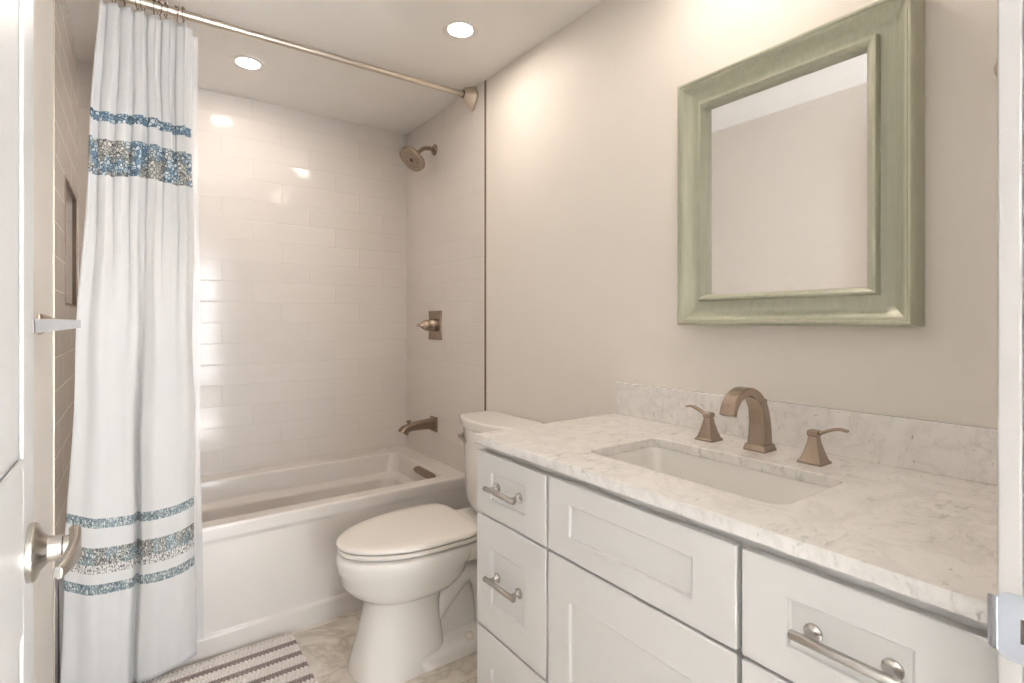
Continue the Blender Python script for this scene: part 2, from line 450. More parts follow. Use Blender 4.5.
door = struct('door_1', bm, M['door'], bevel=0.0018)
HC = Vector((DX1, 0.838, 0.93))
bm = bmesh.new()
lathe(bm, [(0.034, 0), (0.034, 0.006), (0.031, 0.0085), (0.022, 0.012), (0.0155, 0.018), (0.0145, 0.03), (0.0145, 0.031), (0.0125, 0.0315), (0.0125, 0.045)], HC, (1, 0, 0), 36)
path = bez([HC+Vector((0.041, 0.013, 0.002)), HC+Vector((0.0435, -0.006, 0.001)), HC+Vector((0.043, -0.03, 0.0)), HC+Vector((0.039, -0.055, -0.002)), HC+Vector((0.033, -0.076, -0.004))], 20)
sw = []
for i in range(len(path)):
    f = i/(len(path)-1); sw.append((0.033*(1-f)**1.3+0.015, 0.012*(1-f)+0.008*f) if f > 0.12 else (0.038, 0.012))
sweep_rect(bm, path, sw, side=Vector((0, 0, 1)), ch=0.3)
obj('door_handle', bm, M['nickel_cool'], door, bevel=0.0008)
# strike plate on the jamb
bm = bmesh.new()
X = OX1; zc = 0.925; hz = 0.031; ya, yb = 0.078, 0.1325
outl = [(ya, -hz), (yb-0.008, -hz), (yb-0.002, -hz+0.004), (yb, -hz+0.01), (yb, hz-0.01), (yb-0.002, hz-0.004), (yb-0.008, hz), (ya, hz)]
loft(bm, [[Vector((X-0.001, y, zc+z)) for y, z in outl], [Vector((X+0.0005, y, zc+z)) for y, z in outl]])
rings = []
for k in range(7):            # curved lip that rolls off towards the room
    a = k/6; y = yb-0.001+0.0085*math.sin(a*PI/2); x = X-0.001+0.006*(1-math.cos(a*PI/2)); h = hz-0.006-0.004*a*a
    rings.append([Vector((x-0.0006, y, zc-h)), Vector((x+0.0009, y, zc-h)), Vector((x+0.0009, y, zc+h)), Vector((x-0.0006, y, zc+h))])
loft(bm, rings)
sp_ = obj('strike_plate', bm, M['steel'], jamb, bevel=0.0004); sp_['label'] = 'polished steel strike plate with curved lip'
bm = bmesh.new(); box(bm, X-0.0015, X+0.004, ya+0.006, 0.116, zc-0.012, zc+0.010); obj('latch_hole_shade', bm, M['dark'], sp_)  # solid block, its dark colour stands in for shade inside the hole

# ------------------------------------------------------------------ bathtub
tub = thing('bathtub', 'white alcove bathtub with plain apron front between tiled walls', 'bathtub', ((XW+XL)/2, 2.52, 0))
YA, ZR = 2.152, 0.469
bm = bmesh.new()
cx, cy = (XW+XL)/2, (YA+YB)/2; hx, hy = (XW-XL)/2-0.001, (YB-YA)/2-0.001
ix0, ix1, iy0, iy1 = XL+0.10, 1.200, YA+0.072, 2.775
icx, icy, ihx, ihy = (ix0+ix1)/2, (iy0+iy1)/2, (ix1-ix0)/2, (iy1-iy0)/2
rings = [rrect(cx, cy, hx, hy, 0.002, ZR-0.012), rrect(cx, cy, hx-0.002, hy-0.002, 0.004, ZR-0.004), rrect(cx, cy, hx-0.006, hy-0.006, 0.006, ZR),
         rrect(icx, icy, ihx+0.008, ihy+0.008, 0.055, ZR), rrect(icx, icy, ihx+0.003, ihy+0.003, 0.05, ZR-0.002),
         rrect(icx, icy, ihx, ihy, 0.05, ZR-0.012), rrect(icx, icy, ihx-0.012, ihy-0.012, 0.06, ZR-0.09), rrect(icx, icy, ihx-0.018, ihy-0.018, 0.065, ZR-0.1), rrect(icx, icy, ihx-0.045, ihy-0.045, 0.07, ZR-0.112), rrect(icx, icy, ihx-0.052, ihy-0.052, 0.07, ZR-0.125),
         rrect(icx, icy, ihx-0.062, ihy-0.06, 0.08, ZR-0.22), rrect(icx, icy, ihx-0.075, ihy-0.07, 0.09, ZR-0.31),
         rrect(icx, icy, ihx-0.10, ihy-0.095, 0.10, ZR-0.352), rrect(icx, icy, ihx-0.14, ihy-0.13, 0.10, ZR-0.362)]
loft(bm, rings, cap0=False)
obj('basin', bm, M['tub'], tub, smooth=True, flat=True)
prof = [(YA+0.02, ZR-0.006), (YA+0.003, ZR-0.0065), (YA, ZR-0.012), (YA, ZR-0.045), (YA+0.001, ZR-0.052), (YA+0.0035, ZR-0.058), (YA+0.005, ZR-0.068),
        (YA+0.012, 0.085), (YA+0.010, 0.08), (YA+0.003, 0.074), (YA+0.001, 0.068), (YA+0.001, 0.0), (YA+0.03, 0.0), (YA+0.03, ZR-0.02)]
bm = bmesh.new()
loft(bm, [[Vector((x, y, z)) for y, z in prof] for x in (XL+0.002, XW-0.002)])
obj('apron', bm, M['tub'], tub, smooth=True, flat=True)
bm = bmesh.new()                       # long overflow cover on the drain-end wall
c0 = Vector((1.187, 2.32, ZR-0.03)); c1 = Vector((1.187, 2.50, ZR-0.03))
rings = []
for y, s in ((2.297, 0.6), (2.304, 0.9), (2.317, 1), (2.48, 1), (2.493, 0.9), (2.50, 0.6)):
    rings.append([Vector((1.203, y, ZR-0.03-0.017*s)), Vector((1.180, y, ZR-0.03-0.015*s)), Vector((1.174, y, ZR-0.03-0.008*s)), Vector((1.174, y, ZR-0.03+0.008*s)), Vector((1.180, y, ZR-0.03+0.015*s)), Vector((1.203, y, ZR-0.03+0.017*s))])
loft(bm, rings); o = obj('overflow_cover', bm, M['bronze'], tub, bevel=0.002); o['label'] = 'long brushed nickel overflow cover'

# tub spout
sp = thing('tub_spout', 'brushed nickel bathtub spout with diverter knob below the shower valve', 'tub spout', (XW, 2.53, 0.65))
bm = bmesh.new(); box(bm, XW-0.009, XW-0.0005, 2.53-0.037, 2.53+0.037, 0.613, 0.693)
obj('escutcheon', bm, M['bronze'], sp, bevel=0.003)
bm = bmesh.new()
path = bez([(XW-0.005, 2.53, 0.655), (XW-0.05, 2.53, 0.657), (XW-0.11, 2.53, 0.655), (XW-0.15, 2.53, 0.649), (XW-0.172, 2.53, 0.640), (XW-0.182, 2.53, 0.624)], 20)
sw = []
for i in range(len(path)):
    f = i/(len(path)-1); sw.append((0.056-0.010*math.sin(f*PI), 0.06-0.026*min(1, f*1.6)+0.016*max(0,f-0.55)/0.45))
sweep_rect(bm, path, sw, side=Vector((0, 1, 0)), ch=0.22)
obj('spout', bm, M['bronze'], sp, bevel=0.0012)
bm = bmesh.new(); lathe(bm, [(0.006, 0), (0.006, 0.012), (0.013, 0.02), (0.013, 0.024), (0.009, 0.027)], (XW-0.150, 2.53, 0.662), (0, 0, 1), 16)
obj('diverter_knob', bm, M['bronze'], sp, smooth=True)

# shower valve
va = thing('shower_valve', 'brushed nickel shower valve with square plate and pointed knob', 'shower valve', (XW, 2.515, 1.18))
bm = bmesh.new(); vy, vz = 2.515, 1.182
def flared(x, hw, hh, waist=0.88, n=8):
    pts = []
    for k in range(n+1):
        a = -1+2*k/n; pts.append(Vector((x, vy+hw*(waist+(1-waist)*a*a), vz+hh*a)))
    for k in range(n+1):
        a = 1-2*k/n; pts.append(Vector((x, vy-hw*(waist+(1-waist)*a*a), vz+hh*a)))
    return pts
loft(bm, [flared(XW-0.0005, 0.073, 0.077), flared(XW-0.006, 0.073, 0.077), flared(XW-0.010, 0.068, 0.072)])
obj('escutcheon', bm, M['nickel'], va, bevel=0.001)
bm = bmesh.new()
lathe(bm, [(0.034, 0.008), (0.034, 0.03), (0.030, 0.034), (0.030, 0.05), (0.027, 0.065), (0.018, 0.082), (0.008, 0.092), (0.0065, 0.1), (0.007, 0.108), (0.004, 0.112)], (XW, vy, vz), (-1, 0, 0), 28)
obj('knob', bm, M['nickel'], va, smooth=True)
bm = bmesh.new(); sweep_rect(bm, [(XW-0.04, vy, vz), (XW-0.042, vy-0.05, vz-0.004), (XW-0.05, vy-0.075, vz-0.006)], [(0.022, 0.014), (0.018, 0.01), (0.014, 0.008)], side=Vector((0, 0, 1)))
obj('lever', bm, M['nickel'], va, bevel=0.001)

# shower head
sh = thing('showerhead', 'brushed nickel shower head angled down from the tiled end wall', 'shower head', (XW, 2.525, 2.12))
bm = bmesh.new()
lathe(bm, [(0.030, 0.0005), (0.030, 0.004), (0.024, 0.010), (0.013, 0.013)], (XW, 2.525, 2.12), (-1, 0, 0), 28)
obj('flange', bm, M['nickel'], sh, smooth=True)
bm = bmesh.new()
path = bez([(XW-0.003, 2.525, 2.12), (XW-0.035, 2.525, 2.122), (XW-0.065, 2.525, 2.116), (XW-0.088, 2.525, 2.098), (XW-0.108, 2.525, 2.076)], 16)
tube(bm, path, 0.0105, 14); obj('shower_arm', bm, M['nickel'], sh, smooth=True)
ax = Vector((-0.66, -0.10, -0.74)).normalized(); hc = Vector((XW-0.104, 2.525, 2.08))
bm = bmesh.new()
u = ax.cross(Vector((0, 1, 0))).normalized(); v = ax.cross(u).normalized()
def sq(r, d, p=2.7, n=40):
    out = []
    for k in range(n):
        a = 2*PI*k/n; c, s = math.cos(a), math.sin(a)
        q = (abs(c)**p + abs(s)**p)**(-1/p)
        out.append(hc + ax*d + u*(r*q*c) + v*(r*q*s))
    return out
loft(bm, [sq(0.011, -0.006, 2), sq(0.016, 0.0, 2), sq(0.019, 0.008, 2), sq(0.026, 0.016, 2.2), sq(0.05, 0.026), sq(0.066, 0.034), sq(0.071, 0.042), sq(0.071, 0.05), sq(0.067, 0.055), sq(0.062, 0.055), sq(0.061, 0.0535)])
hd = obj('spray_head', bm, M['nickel'], sh, smooth=True)
bm = bmesh.new()
for R_, n_ in ((0.018, 8), (0.032, 14), (0.046, 20)):
    for k in range(n_):
        a = 2*PI*k/n_; c = hc + ax*0.0532 + u*R_*math.cos(a) + v*R_*math.sin(a)
        lathe(bm, [(0.0022, 0), (0.0018, 0.002)], c, ax, 6)
lathe(bm, [(0.009, 0), (0.009, 0.0025), (0.006, 0.003)], hc+ax*0.0532, ax, 16)
obj('nozzles', bm, M['dark'], hd)

# ------------------------------------------------------------------ curtain rod, rings, curtain, liner
RY = 2.138
def rodz(x): return 2.262 + (x-XL)*0.008/1.5
rod = thing('shower_curtain_rod', 'long brushed nickel shower curtain rod spanning the tub alcove', 'curtain rod', (XL, RY, rodz(XL)))
bm = bmesh.new(); tube(bm, [(XL+0.01, RY, rodz(XL)), (0.26, RY, rodz(0.26))], 0.0145, 20)
tube(bm, [(0.26, RY, rodz(0.26)), (XW-0.01, RY, rodz(XW))], 0.0125, 20)
obj('pole', bm, M['rod'], rod, smooth=True)
def flange(x, s):
    bm = bmesh.new(); rings = []
    for d, r in ((0.0005, 0.062), (0.010, 0.062), (0.014, 0.055), (0.024, 0.052), (0.029, 0.044), (0.042, 0.038), (0.048, 0.026), (0.054, 0.020)):
        ring = []
        for k in range(32):
            a = 2*PI*k/32; c, q = math.cos(a), math.sin(a)
            rr = (abs(c)**1.35 + abs(q)**1.35)**(-1/1.35)*r
            ring.append(Vector((x - s*d, RY + rr*c*0.85, rodz(x) - (0.006 if d < 0.04 else 0.002) + rr*q)))
        rings.append(ring)
    loft(bm, rings); return obj('flange', bm, M['rosy'], rod, smooth=True)
flange(XW, 1); flange(XL, -1)
bm = bmesh.new(); lathe(bm, [(0.0165, 0), (0.0165, 0.006)], (XW-0.058, RY, rodz(XW)), (1, 0, 0), 18)
obj('collar', bm, M['dark'], rod)

ords = ['first', 'second', 'third', 'fourth', 'fifth', 'sixth', 'seventh', 'eighth', 'ninth', 'tenth']
rx = [-0.085, -0.052, -0.022, 0.012, 0.026, 0.058, 0.074, 0.092, 0.122, 0.142]
def make_ring():
    t = thing('curtain_ring', 'x', 'curtain ring', (0, 0, 0), 'shower curtain rings on the rod')
    bm = bmesh.new(); pts = []
    for k in range(15):
        a = math.radians(-60 + 300*k/14 + 90 - 60)
        pts.append((0, 0.021*math.cos(a), 0.021*math.sin(a)-0.004))
    pts += [(0.002, -0.004, -0.034), (0.002, 0.006, -0.046), (0.001, 0.012, -0.042)]
    tube(bm, bez(pts, 68), 0.0016, 8); obj('wire', bm, M['bronze'], t, local=True, smooth=True)
    for k in range(3):
        a = math.radians(60+30*k); bm = bmesh.new()
        c = Vector((0, 0.0195*math.cos(a), 0.0195*math.sin(a)-0.0))
        bmesh.ops.create_uvsphere(bm, u_segments=12, v_segments=8, radius=0.0055, matrix=Matrix.Translation(c))
        obj('bead', bm, M['bronze'], t, local=True, smooth=True)
    return t
r0 = make_ring()
for i, x in enumerate(rx):
    if i == 0: r = r0
    else:
        r = r0.copy(); COL.objects.link(r)
        for ch in r0.children: c = ch.copy(); COL.objects.link(c); c.parent = r
    r.location = (x, RY, rodz(x)); r.rotation_euler.z = random.uniform(-0.35, 0.35)
    r['label'] = '%s curtain ring from the left on the shower rod' % ords[i]

def smooth(a, b, x):
    t = max(0, min(1, (x-a)/(b-a))); return t*t*(3-2*t)
def curtain_pt(s, z):
    """s in 0..1 along the gathered cloth"""
    f = (2.225-z)/2.19                        # 0 top, 1 bottom
    xl = -0.092 - 0.088*f**0.9; xr = 0.158 + 0.016*f
    top = 1-smooth(0.0, 0.55, f)
    x = xl + (xr-xl)*s
    # pleats near the top, broad folds below
    p1 = math.sin(2*PI*(s*6.6 + 0.12)) + 0.15*math.sin(2*PI*(s*13.7+0.3))
    p2 = math.sin(2*PI*(s*4.3 + 0.35)) * 0.6 + 0.4*math.sin(2*PI*(s*2.2+0.1))
    crease = -math.exp(-((s-0.52)/0.022)**2) * smooth(0.25, 0.7, f)
    bulge = math.sin(PI*(s/0.52 if s < 0.52 else (s-0.52)/0.48))
    amp1 = 0.019*top + 0.001*(1-top); amp2 = 0.0075*(1-top)*(1 - 0.6*smooth(0.5, 0.85, f))
    yb = RY - 0.008 - 0.048*smooth(0.0, 0.5, f)
    y = yb - amp1*p1 - amp2*p2 - 0.018*bulge*(1-top) - crease*0.03
    x += 0.009*top*math.sin(2*PI*(s*13.2+0.1)) + 0.003*math.sin(9*z+7*s)
    off = 0.045*smooth(0.45, 0.0, 1-(1-s)) if False else (0.046*(1-s/0.52)**1.4 if s < 0.52 else 0.034*((s-0.52)/0.48)**1.2)
    z += off*smooth(0.35, 0.75, f)
    return Vector((x, min(y, RY+0.003), z))
bm = bmesh.new(); uvl = bm.loops.layers.uv.new('uv')
NS, NZ = 220, 130; g = []
for j in range(NZ+1):
    z = 0.035 + (2.225-0.035)*j/NZ
    g.append([bm.verts.new(curtain_pt(i/NS, z)) for i in range(NS+1)])
for j in range(NZ):
    for i in range(NS):
        f = bm.faces.new((g[j][i], g[j][i+1], g[j+1][i+1], g[j+1][i]))
        for lp, (a, b) in zip(f.loops, ((i, j), (i+1, j), (i+1, j+1), (i, j+1))):
            lp[uvl].uv = (a/NS*0.85, 0.035 + (2.225-0.035)*b/NZ + 0.006*math.sin(a/NS*9))
cu = obj('shower_curtain', bm, M['curtain'], smooth=True); sm = cu.modifiers.new('thick', 'SOLIDIFY'); sm.thickness = 0.0012
tag(cu, 'white fabric shower curtain with blue mosaic bands gathered at the left', 'shower curtain')
bm = bmesh.new(); g = []
for j in range(60):
    z = 0.085 + (2.20-0.085)*j/59; f = (2.2-z)/2.1
    g.append([bm.verts.new((-0.03 + (0.215+0.016*f)*i/60 + 0.003*math.sin(6*z), 2.1475 + 0.002*math.sin(i*0.55 + 0.8*z) + 0.0012*math.sin(i*0.2), z)) for i in range(61)])
for j in range(59):
    for i in range(60): bm.faces.new((g[j][i], g[j][i+1], g[j+1][i+1], g[j+1][i]))
ln = obj('shower_liner', bm, M['liner'], smooth=True)
tag(ln, 'translucent white shower liner hanging just behind the banded curtain', 'shower liner')

# ------------------------------------------------------------------ toilet
TY = 1.77
to = thing('toilet', 'white two-piece toilet with closed lid between tub and vanity', 'toilet', (0.85, TY, 0))
def egg(z, f, b, hw, xm=None, p=2.0, pb=3.2, n=48, cy=TY):
    """f front x (toward -X), b rear x, hw half width"""
    xm = xm if xm is not None else f + (b-f)*0.52
    out = []
    for k in range(n):
        a = 2*PI*k/n; c, s = math.cos(a), math.sin(a)
        if c < 0: pp = p; L = xm-f
        else: pp = pb; L = b-xm
        q = (abs(c)**pp + abs(s)**pp)**(-1/pp)
        out.append(Vector((xm + L*q*c, cy + hw*q*s, z)))
    return out
bm = bmesh.new()
rings = [egg(0.0, 0.600, 0.915, 0.136, 0.76, 2.3, 5), egg(0.012, 0.600, 0.915, 0.136, 0.76, 2.3, 5), egg(0.05, 0.612, 0.912, 0.126, 0.76, 2.3, 5), egg(0.12, 0.632, 0.908, 0.112, 0.77, 2.3, 5),
         egg(0.19, 0.648, 0.906, 0.104, 0.78, 2.3, 5), egg(0.234, 0.654, 0.906, 0.103, 0.78, 2.3, 5), egg(0.244, 0.648, 0.93, 0.112, 0.79, 2.1, 4), egg(0.256, 0.628, 0.95, 0.130, 0.80, 2.1, 4),
         egg(0.278, 0.598, 0.98, 0.153, 0.81), egg(0.31, 0.573, 1.0, 0.172, 0.82), egg(0.350, 0.565, 1.02, 0.179, 0.82), egg(0.356, 0.560, 1.03, 0.183, 0.82),
         egg(0.39, 0.557, 1.05, 0.185, 0.82), egg(0.405, 0.560, 1.05, 0.183, 0.82), egg(0.411, 0.568, 1.05, 0.176, 0.82)]
loft(bm, rings)
# rear body, deck, trapway and foot
loft(bm, [rrect(1.0, TY, 0.16, 0.05, 0.045, 0.02), rrect(1.0, TY, 0.15, 0.05, 0.045, 0.2), rrect(1.02, TY, 0.16, 0.07, 0.06, 0.3), rrect(1.08, TY, 0.17, 0.15, 0.05, 0.35), rrect(1.09, TY, 0.19, 0.165, 0.045, 0.40), rrect(1.09, TY, 0.187, 0.162, 0.045, 0.408)])
loft(bm, [rrect(0.97, TY, 0.2, 0.140, 0.06, 0.0), rrect(0.97, TY, 0.2, 0.140, 0.06, 0.03), rrect(0.97, TY, 0.19, 0.128, 0.055, 0.045), rrect(0.97, TY, 0.18, 0.105, 0.05, 0.055)])
for sgn in (-1, 1):
    tube(bm, bez([(0.86, TY+sgn*0.05, 0.12), (0.95, TY+sgn*0.06, 0.22), (1.02, TY+sgn*0.062, 0.27), (1.08, TY+sgn*0.06, 0.22), (1.10, TY+sgn*0.06, 0.12), (1.10, TY+sgn*0.055, 0.03)], 30), 0.04, 16)
obj('bowl', bm, M['porcelain'], to, smooth=True)
for sgn in (-1, 1):
    bm = bmesh.new(); lathe(bm, [(0.016, 0), (0.016, 0.008), (0.012, 0.016), (0.004, 0.019)], (1.0, TY+sgn*0.118, 0.045), (0, 0, 1), 18)
    obj('bolt_cap', bm, M['seat'], to, smooth=True)
def seat_shape(z, i, rear=1.042):
    return egg(z, 0.558+i, rear-i*0.6, 0.186-i, 0.86, 1.95, 5.5, cy=TY+0.006)
bm = bmesh.new()
outs = [(0.4165, 0.008), (0.420, 0.003), (0.428, 0.002), (0.4335, 0.006)]
inn = [(0.4335, 0.05), (0.428, 0.056), (0.4165, 0.056)]
rings = [seat_shape(z, i) for z, i in outs+inn]
loft(bm, rings+[rings[0]], cap0=False, cap1=False); bmesh.ops.remove_doubles(bm, verts=bm.verts, dist=1e-6)
obj('seat', bm, M['seat'], to, smooth=True)
bm = bmesh.new()
loft(bm, [seat_shape(0.437, 0.006), seat_shape(0.440, 0.001), seat_shape(0.447, 0.0), seat_shape(0.453, 0.005), seat_shape(0.456, 0.014), seat_shape(0.4575, 0.05), seat_shape(0.458, 0.10)])
obj('seat_lid', bm, M['seat'], to, smooth=True)
for sgn in (-1, 1):
    bm = B(1.035, 1.068, TY+sgn*0.078-0.022, TY+sgn*0.078+0.022, 0.408, 0.438)
    obj('hinge', bm, M['seat'], to, bevel=0.005, seg=3)
def tank_ring(z, hw, xf, xe, xb=XW-0.012, n=14):
    """bow-fronted: xf = front at middle, xe = front at ends"""
    pts = []; r = 0.03
    for k in range(n+1):
        a = -1+2*k/n; x = xf + (xe-xf)*abs(a)**2.4
        pts.append(Vector((x, TY+hw*a, z)))
    pts += [Vector((xe+r, TY+hw+0.004, z)), Vector((xb-0.02, TY+hw+0.002, z)), Vector((xb, TY+hw-0.02, z)), Vector((xb, TY-hw+0.02, z)), Vector((xb-0.02, TY-hw-0.002, z)), Vector((xe+r, TY-hw-0.004, z))]
    return pts
bm = bmesh.new()
loft(bm, [tank_ring(0.412, 0.15, 1.15, 1.19), tank_ring(0.43, 0.168, 1.13, 1.17), tank_ring(0.46, 0.176, 1.12, 1.162), tank_ring(0.6, 0.182, 1.112, 1.155), tank_ring(0.762, 0.186, 1.108, 1.152)])
obj('tank', bm, M['porcelain'], to, smooth=True, bevel=0.004)
bm = bmesh.new()
loft(bm, [tank_ring(0.763, 0.186, 1.106, 1.150), tank_ring(0.768, 0.193, 1.097, 1.142), tank_ring(0.797, 0.196, 1.092, 1.138), tank_ring(0.803, 0.194, 1.094, 1.140), tank_ring(0.8055, 0.190, 1.098, 1.144), tank_ring(0.806, 0.180, 1.108, 1.152)])
obj('tank_lid', bm, M['porcelain'], to, smooth=True, flat=True)
bm = bmesh.new()
lathe(bm, [(0.013, 0), (0.013, 0.008), (0.008, 0.010), (0.008, 0.018)], (1.133, TY+0.150, 0.72), (-1, 0, 0), 18)
sweep_rect(bm, [(1.113, TY+0.158, 0.722), (1.108, TY+0.12, 0.718), (1.102, TY+0.08, 0.712)], [(0.014, 0.007), (0.013, 0.007), (0.016, 0.008)], side=Vector((0, 0, 1)))
o = obj('flush_lever', bm, M['nickel_cool'], to, bevel=0.001); o['label'] = 'chrome flush lever'

# ------------------------------------------------------------------ vanity
VY0, VY1 = 0.136, 1.205; FX = 0.757; CF = 0.747
va = thing('vanity_cabinet', 'white shaker bathroom vanity cabinet with nickel bar pulls', 'vanity', (1.03, 0.67, 0))
bm = bmesh.new()
a0, a1, b0, b1 = FX+0.021, XW-0.002, VY0+0.002, VY1-0.002
for y0_, y1_ in ((b0, b0+0.018), (b1-0.018, b1)): box(bm, a0+0.001, a1, y0_, y1_, 0.09, 0.876)
box(bm, a0, a0+0.018, b0, b1, 0.09, 0.876); box(bm, a1-0.012, a1, b0+0.018, b1-0.018, 0.09, 0.876); box(bm, a0, a1, b0, b1, 0.09, 0.108)
box(bm, FX+0.08, XW-0.002, VY0+0.02, VY1-0.02, 0.0, 0.09)
obj('body', bm, M['cabinet'], va, bevel=0.001)
def shaker(y0, y1, z0, z1, sl, rt, rb, dep=0.0075, th=0.0195):
    bm = bmesh.new()
    def R(x, a0, a1, b0, b1): return [Vector((x, a0, b0)), Vector((x, a1, b0)), Vector((x, a1, b1)), Vector((x, a0, b1))]
    i0, i1, k0, k1 = y0+sl+0.012, y1-sl-0.002, z0+rb, z1-rt
    loft(bm, [R(FX+th, y0, y1, z0, z1), R(FX, y0, y1, z0, z1), R(FX, i0, i1, k0, k1), R(FX+dep, i0+0.001, i1-0.001, k0+0.001, k1-0.001)])
    return bm
def front(name, y0, y1, z0, z1, sl, rt, rb):
    return obj(name, shaker(y0, y1, z0, z1, sl, rt, rb), M['cabinet'], va, bevel=0.0022, seg=2)
def pull(parent, yc, zc, half=0.047, bar=0.066):
    xs = FX+0.0075; bm = bmesh.new(); xb = xs-0.029
    tube(bm, [(xb, yc-bar, zc), (xb, yc-bar+0.002, zc), (xb, yc+bar-0.002, zc), (xb, yc+bar, zc)], 0.0066, 16, rs=[0.0052, 0.0066, 0.0066, 0.0052])
    for s in (-1, 1):
        lathe(bm, [(0.0125, -0.0003), (0.0125, 0.003), (0.0105, 0.0045), (0.009, 0.006), (0.0065, 0.009), (0.0055, 0.014), (0.0055, 0.027)], (xs, yc+s*half, zc), (-1, 0, 0), 22)
    return obj('handle', bm, M['nickel_cool'], parent, smooth=True)
Z0, Z1, Z2 = 0.856, 0.690, 0.389
LY = (0.920, VY1+0.007); MY = (0.457, 0.911); RYY = (0.150, 0.448)
for (a, b) in (LY, RYY):
    c = (a+b)/2
    d = front('drawer', a, b, Z1+0.003, Z0, 0.067, 0.047, 0.047); pull(d, 1.076 if a > 0.9 else 0.299, 0.7725)
    d = front('drawer', a, b, Z2+0.003, Z1-0.003, 0.067, 0.078, 0.070); pull(d, 1.076 if a > 0.9 else 0.299, 0.54)
    d = front('drawer', a, b, 0.10, Z2-0.003, 0.067, 0.085, 0.070); pull(d, 1.076 if a > 0.9 else 0.299, 0.245)
front('false_front', MY[0], MY[1], Z1+0.003, Z0, 0.068, 0.047, 0.047)
front('door', MY[0], MY[1], 0.10, Z1-0.003, 0.068, 0.085, 0.085)

# countertop with a sink cut-out
ct = thing('countertop', 'white marble countertop with grey veining and backsplash on the vanity', 'countertop', (1.03, 0.67, 0.87))
SX0, SX1, SY0, SY1 = 0.862, 1.107, 0.440, 0.897; sr = 0.030
def ring_out(z, i=0):          # outer outline sampled to match the cut-out ring
    X0, X1, Y0, Y1_ = CF+i, XW-0.002, YD+0.003, VY1+0.006-i
    src = rrect((SX0+SX1)/2, (SY0+SY1)/2, (SX1-SX0)/2, (SY1-SY0)/2, sr, z)
    out = []
    n = 7
    for q in range(4):
        cxn = (X1, X0, X0, X1)[q]; cyn = (Y1_, Y1_, Y0, Y0)[q]
        for k in range(n):
            p = src[q*n+k]
            mid = n//2
            if k == mid: out.append(Vector((cxn, cyn, z)))
            else:
                # spread along the two edges next to the corner
                horiz = (k < mid) == (q in (0, 2))
                if q in (0, 2):
                    if k < mid: out.append(Vector((cxn, p.y, z)))
                    else: out.append(Vector((p.x, cyn, z)))
                else:
                    if k < mid: out.append(Vector((p.x, cyn, z)))
                    else: out.append(Vector((cxn, p.y, z)))
    return out
def cut(z, i=0): return rrect((SX0+SX1)/2, (SY0+SY1)/2, (SX1-SX0)/2+i, (SY1-SY0)/2+i, sr, z)
bm = bmesh.new(); T, Bz = 0.90, 0.8765
rings = [ring_out(Bz), ring_out(T), cut(T), cut(Bz)]
loft(bm, rings + [rings[0]], cap0=False, cap1=False); bmesh.ops.remove_doubles(bm, verts=bm.verts, dist=1e-6)
obj('slab', bm, M['marble'], ct, bevel=0.0022)
bm = B(XW-0.022, XW+0.0002, YD+0.003, VY1+0.001, 0.9, 1.003)
obj('backsplash', bm, M['marble'], ct, bevel=0.0015)
# sink
sk = thing('sink', 'white rectangular undermount sink set in the marble countertop', 'sink', (0.985, 0.67, 0.75))
bm = bmesh.new(); mx, my, h1, h2 = (SX0+SX1)/2, (SY0+SY1)/2, (SX1-SX0)/2, (SY1-SY0)/2
def R_(i, z, r): return rrect(mx, my, h1+i, h2+i, r, z)
rings = [R_(0.018, 0.876, 0.04), R_(0.004, 0.876, 0.036), R_(0.001, 0.868, 0.036), R_(-0.004, 0.82, 0.036), R_(-0.012, 0.77, 0.04), R_(-0.022, 0.752, 0.05), R_(-0.05, 0.742, 0.05), R_(-0.09, 0.739, 0.03)]
loft(bm, rings, cap0=False)
o = obj('basin', bm, M['porcelain'], sk, smooth=True)
bm = bmesh.new(); lathe(bm, [(0.022, 0), (0.022, 0.002), (0.015, 0.003), (0.012, 0.002)], (mx, my, 0.7392), (0, 0, 1), 20)
obj('drain', bm, M['nickel'], sk, smooth=True)

# faucet
fa = thing('faucet', 'brushed nickel widespread faucet with arched spout behind the sink', 'faucet', (1.2, 0.664, 0.9))
bm = bmesh.new(); fy = 0.664
def sqr(cx, cy, z, a, b): return [Vector((cx-a, cy-b, z)), Vector((cx+a, cy-b, z)), Vector((cx+a, cy+b, z)), Vector((cx-a, cy+b, z))]
loft(bm, [sqr(1.2, fy, 0.9, 0.0265, 0.0265), sqr(1.2, fy, 0.905, 0.0265, 0.0265), sqr(1.2, fy, 0.910, 0.0245, 0.0245), sqr(1.2, fy, 0.916, 0.0235, 0.0235)])
P = [(1.200, fy, 0.914), (1.201, fy, 0.945), (1.199, fy, 0.975), (1.189, fy, 1.008), (1.166, fy, 1.033), (1.134, fy, 1.043), (1.100, fy, 1.036), (1.078, fy, 1.017), (1.068, fy, 0.994)]
path = bez(P, 40); sw = []
for i in range(len(path)):
    f = i/(len(path)-1)
    sw.append((0.044-0.009*min(1, f*1.5), 0.046-0.026*min(1, f*1.9)))
sweep_rect(bm, path, sw, ch=0.16)
obj('spout', bm, M['nickel'], fa, bevel=0.0008)
bm = bmesh.new(); lathe(bm, [(0.0025, 0), (0.0025, 0.02), (0.0055, 0.022), (0.0055, 0.032), (0.003, 0.034)], (1.222, fy, 0.985), (0, 0, 1), 12)
obj('lift_rod', bm, M['nickel'], fa, smooth=True)
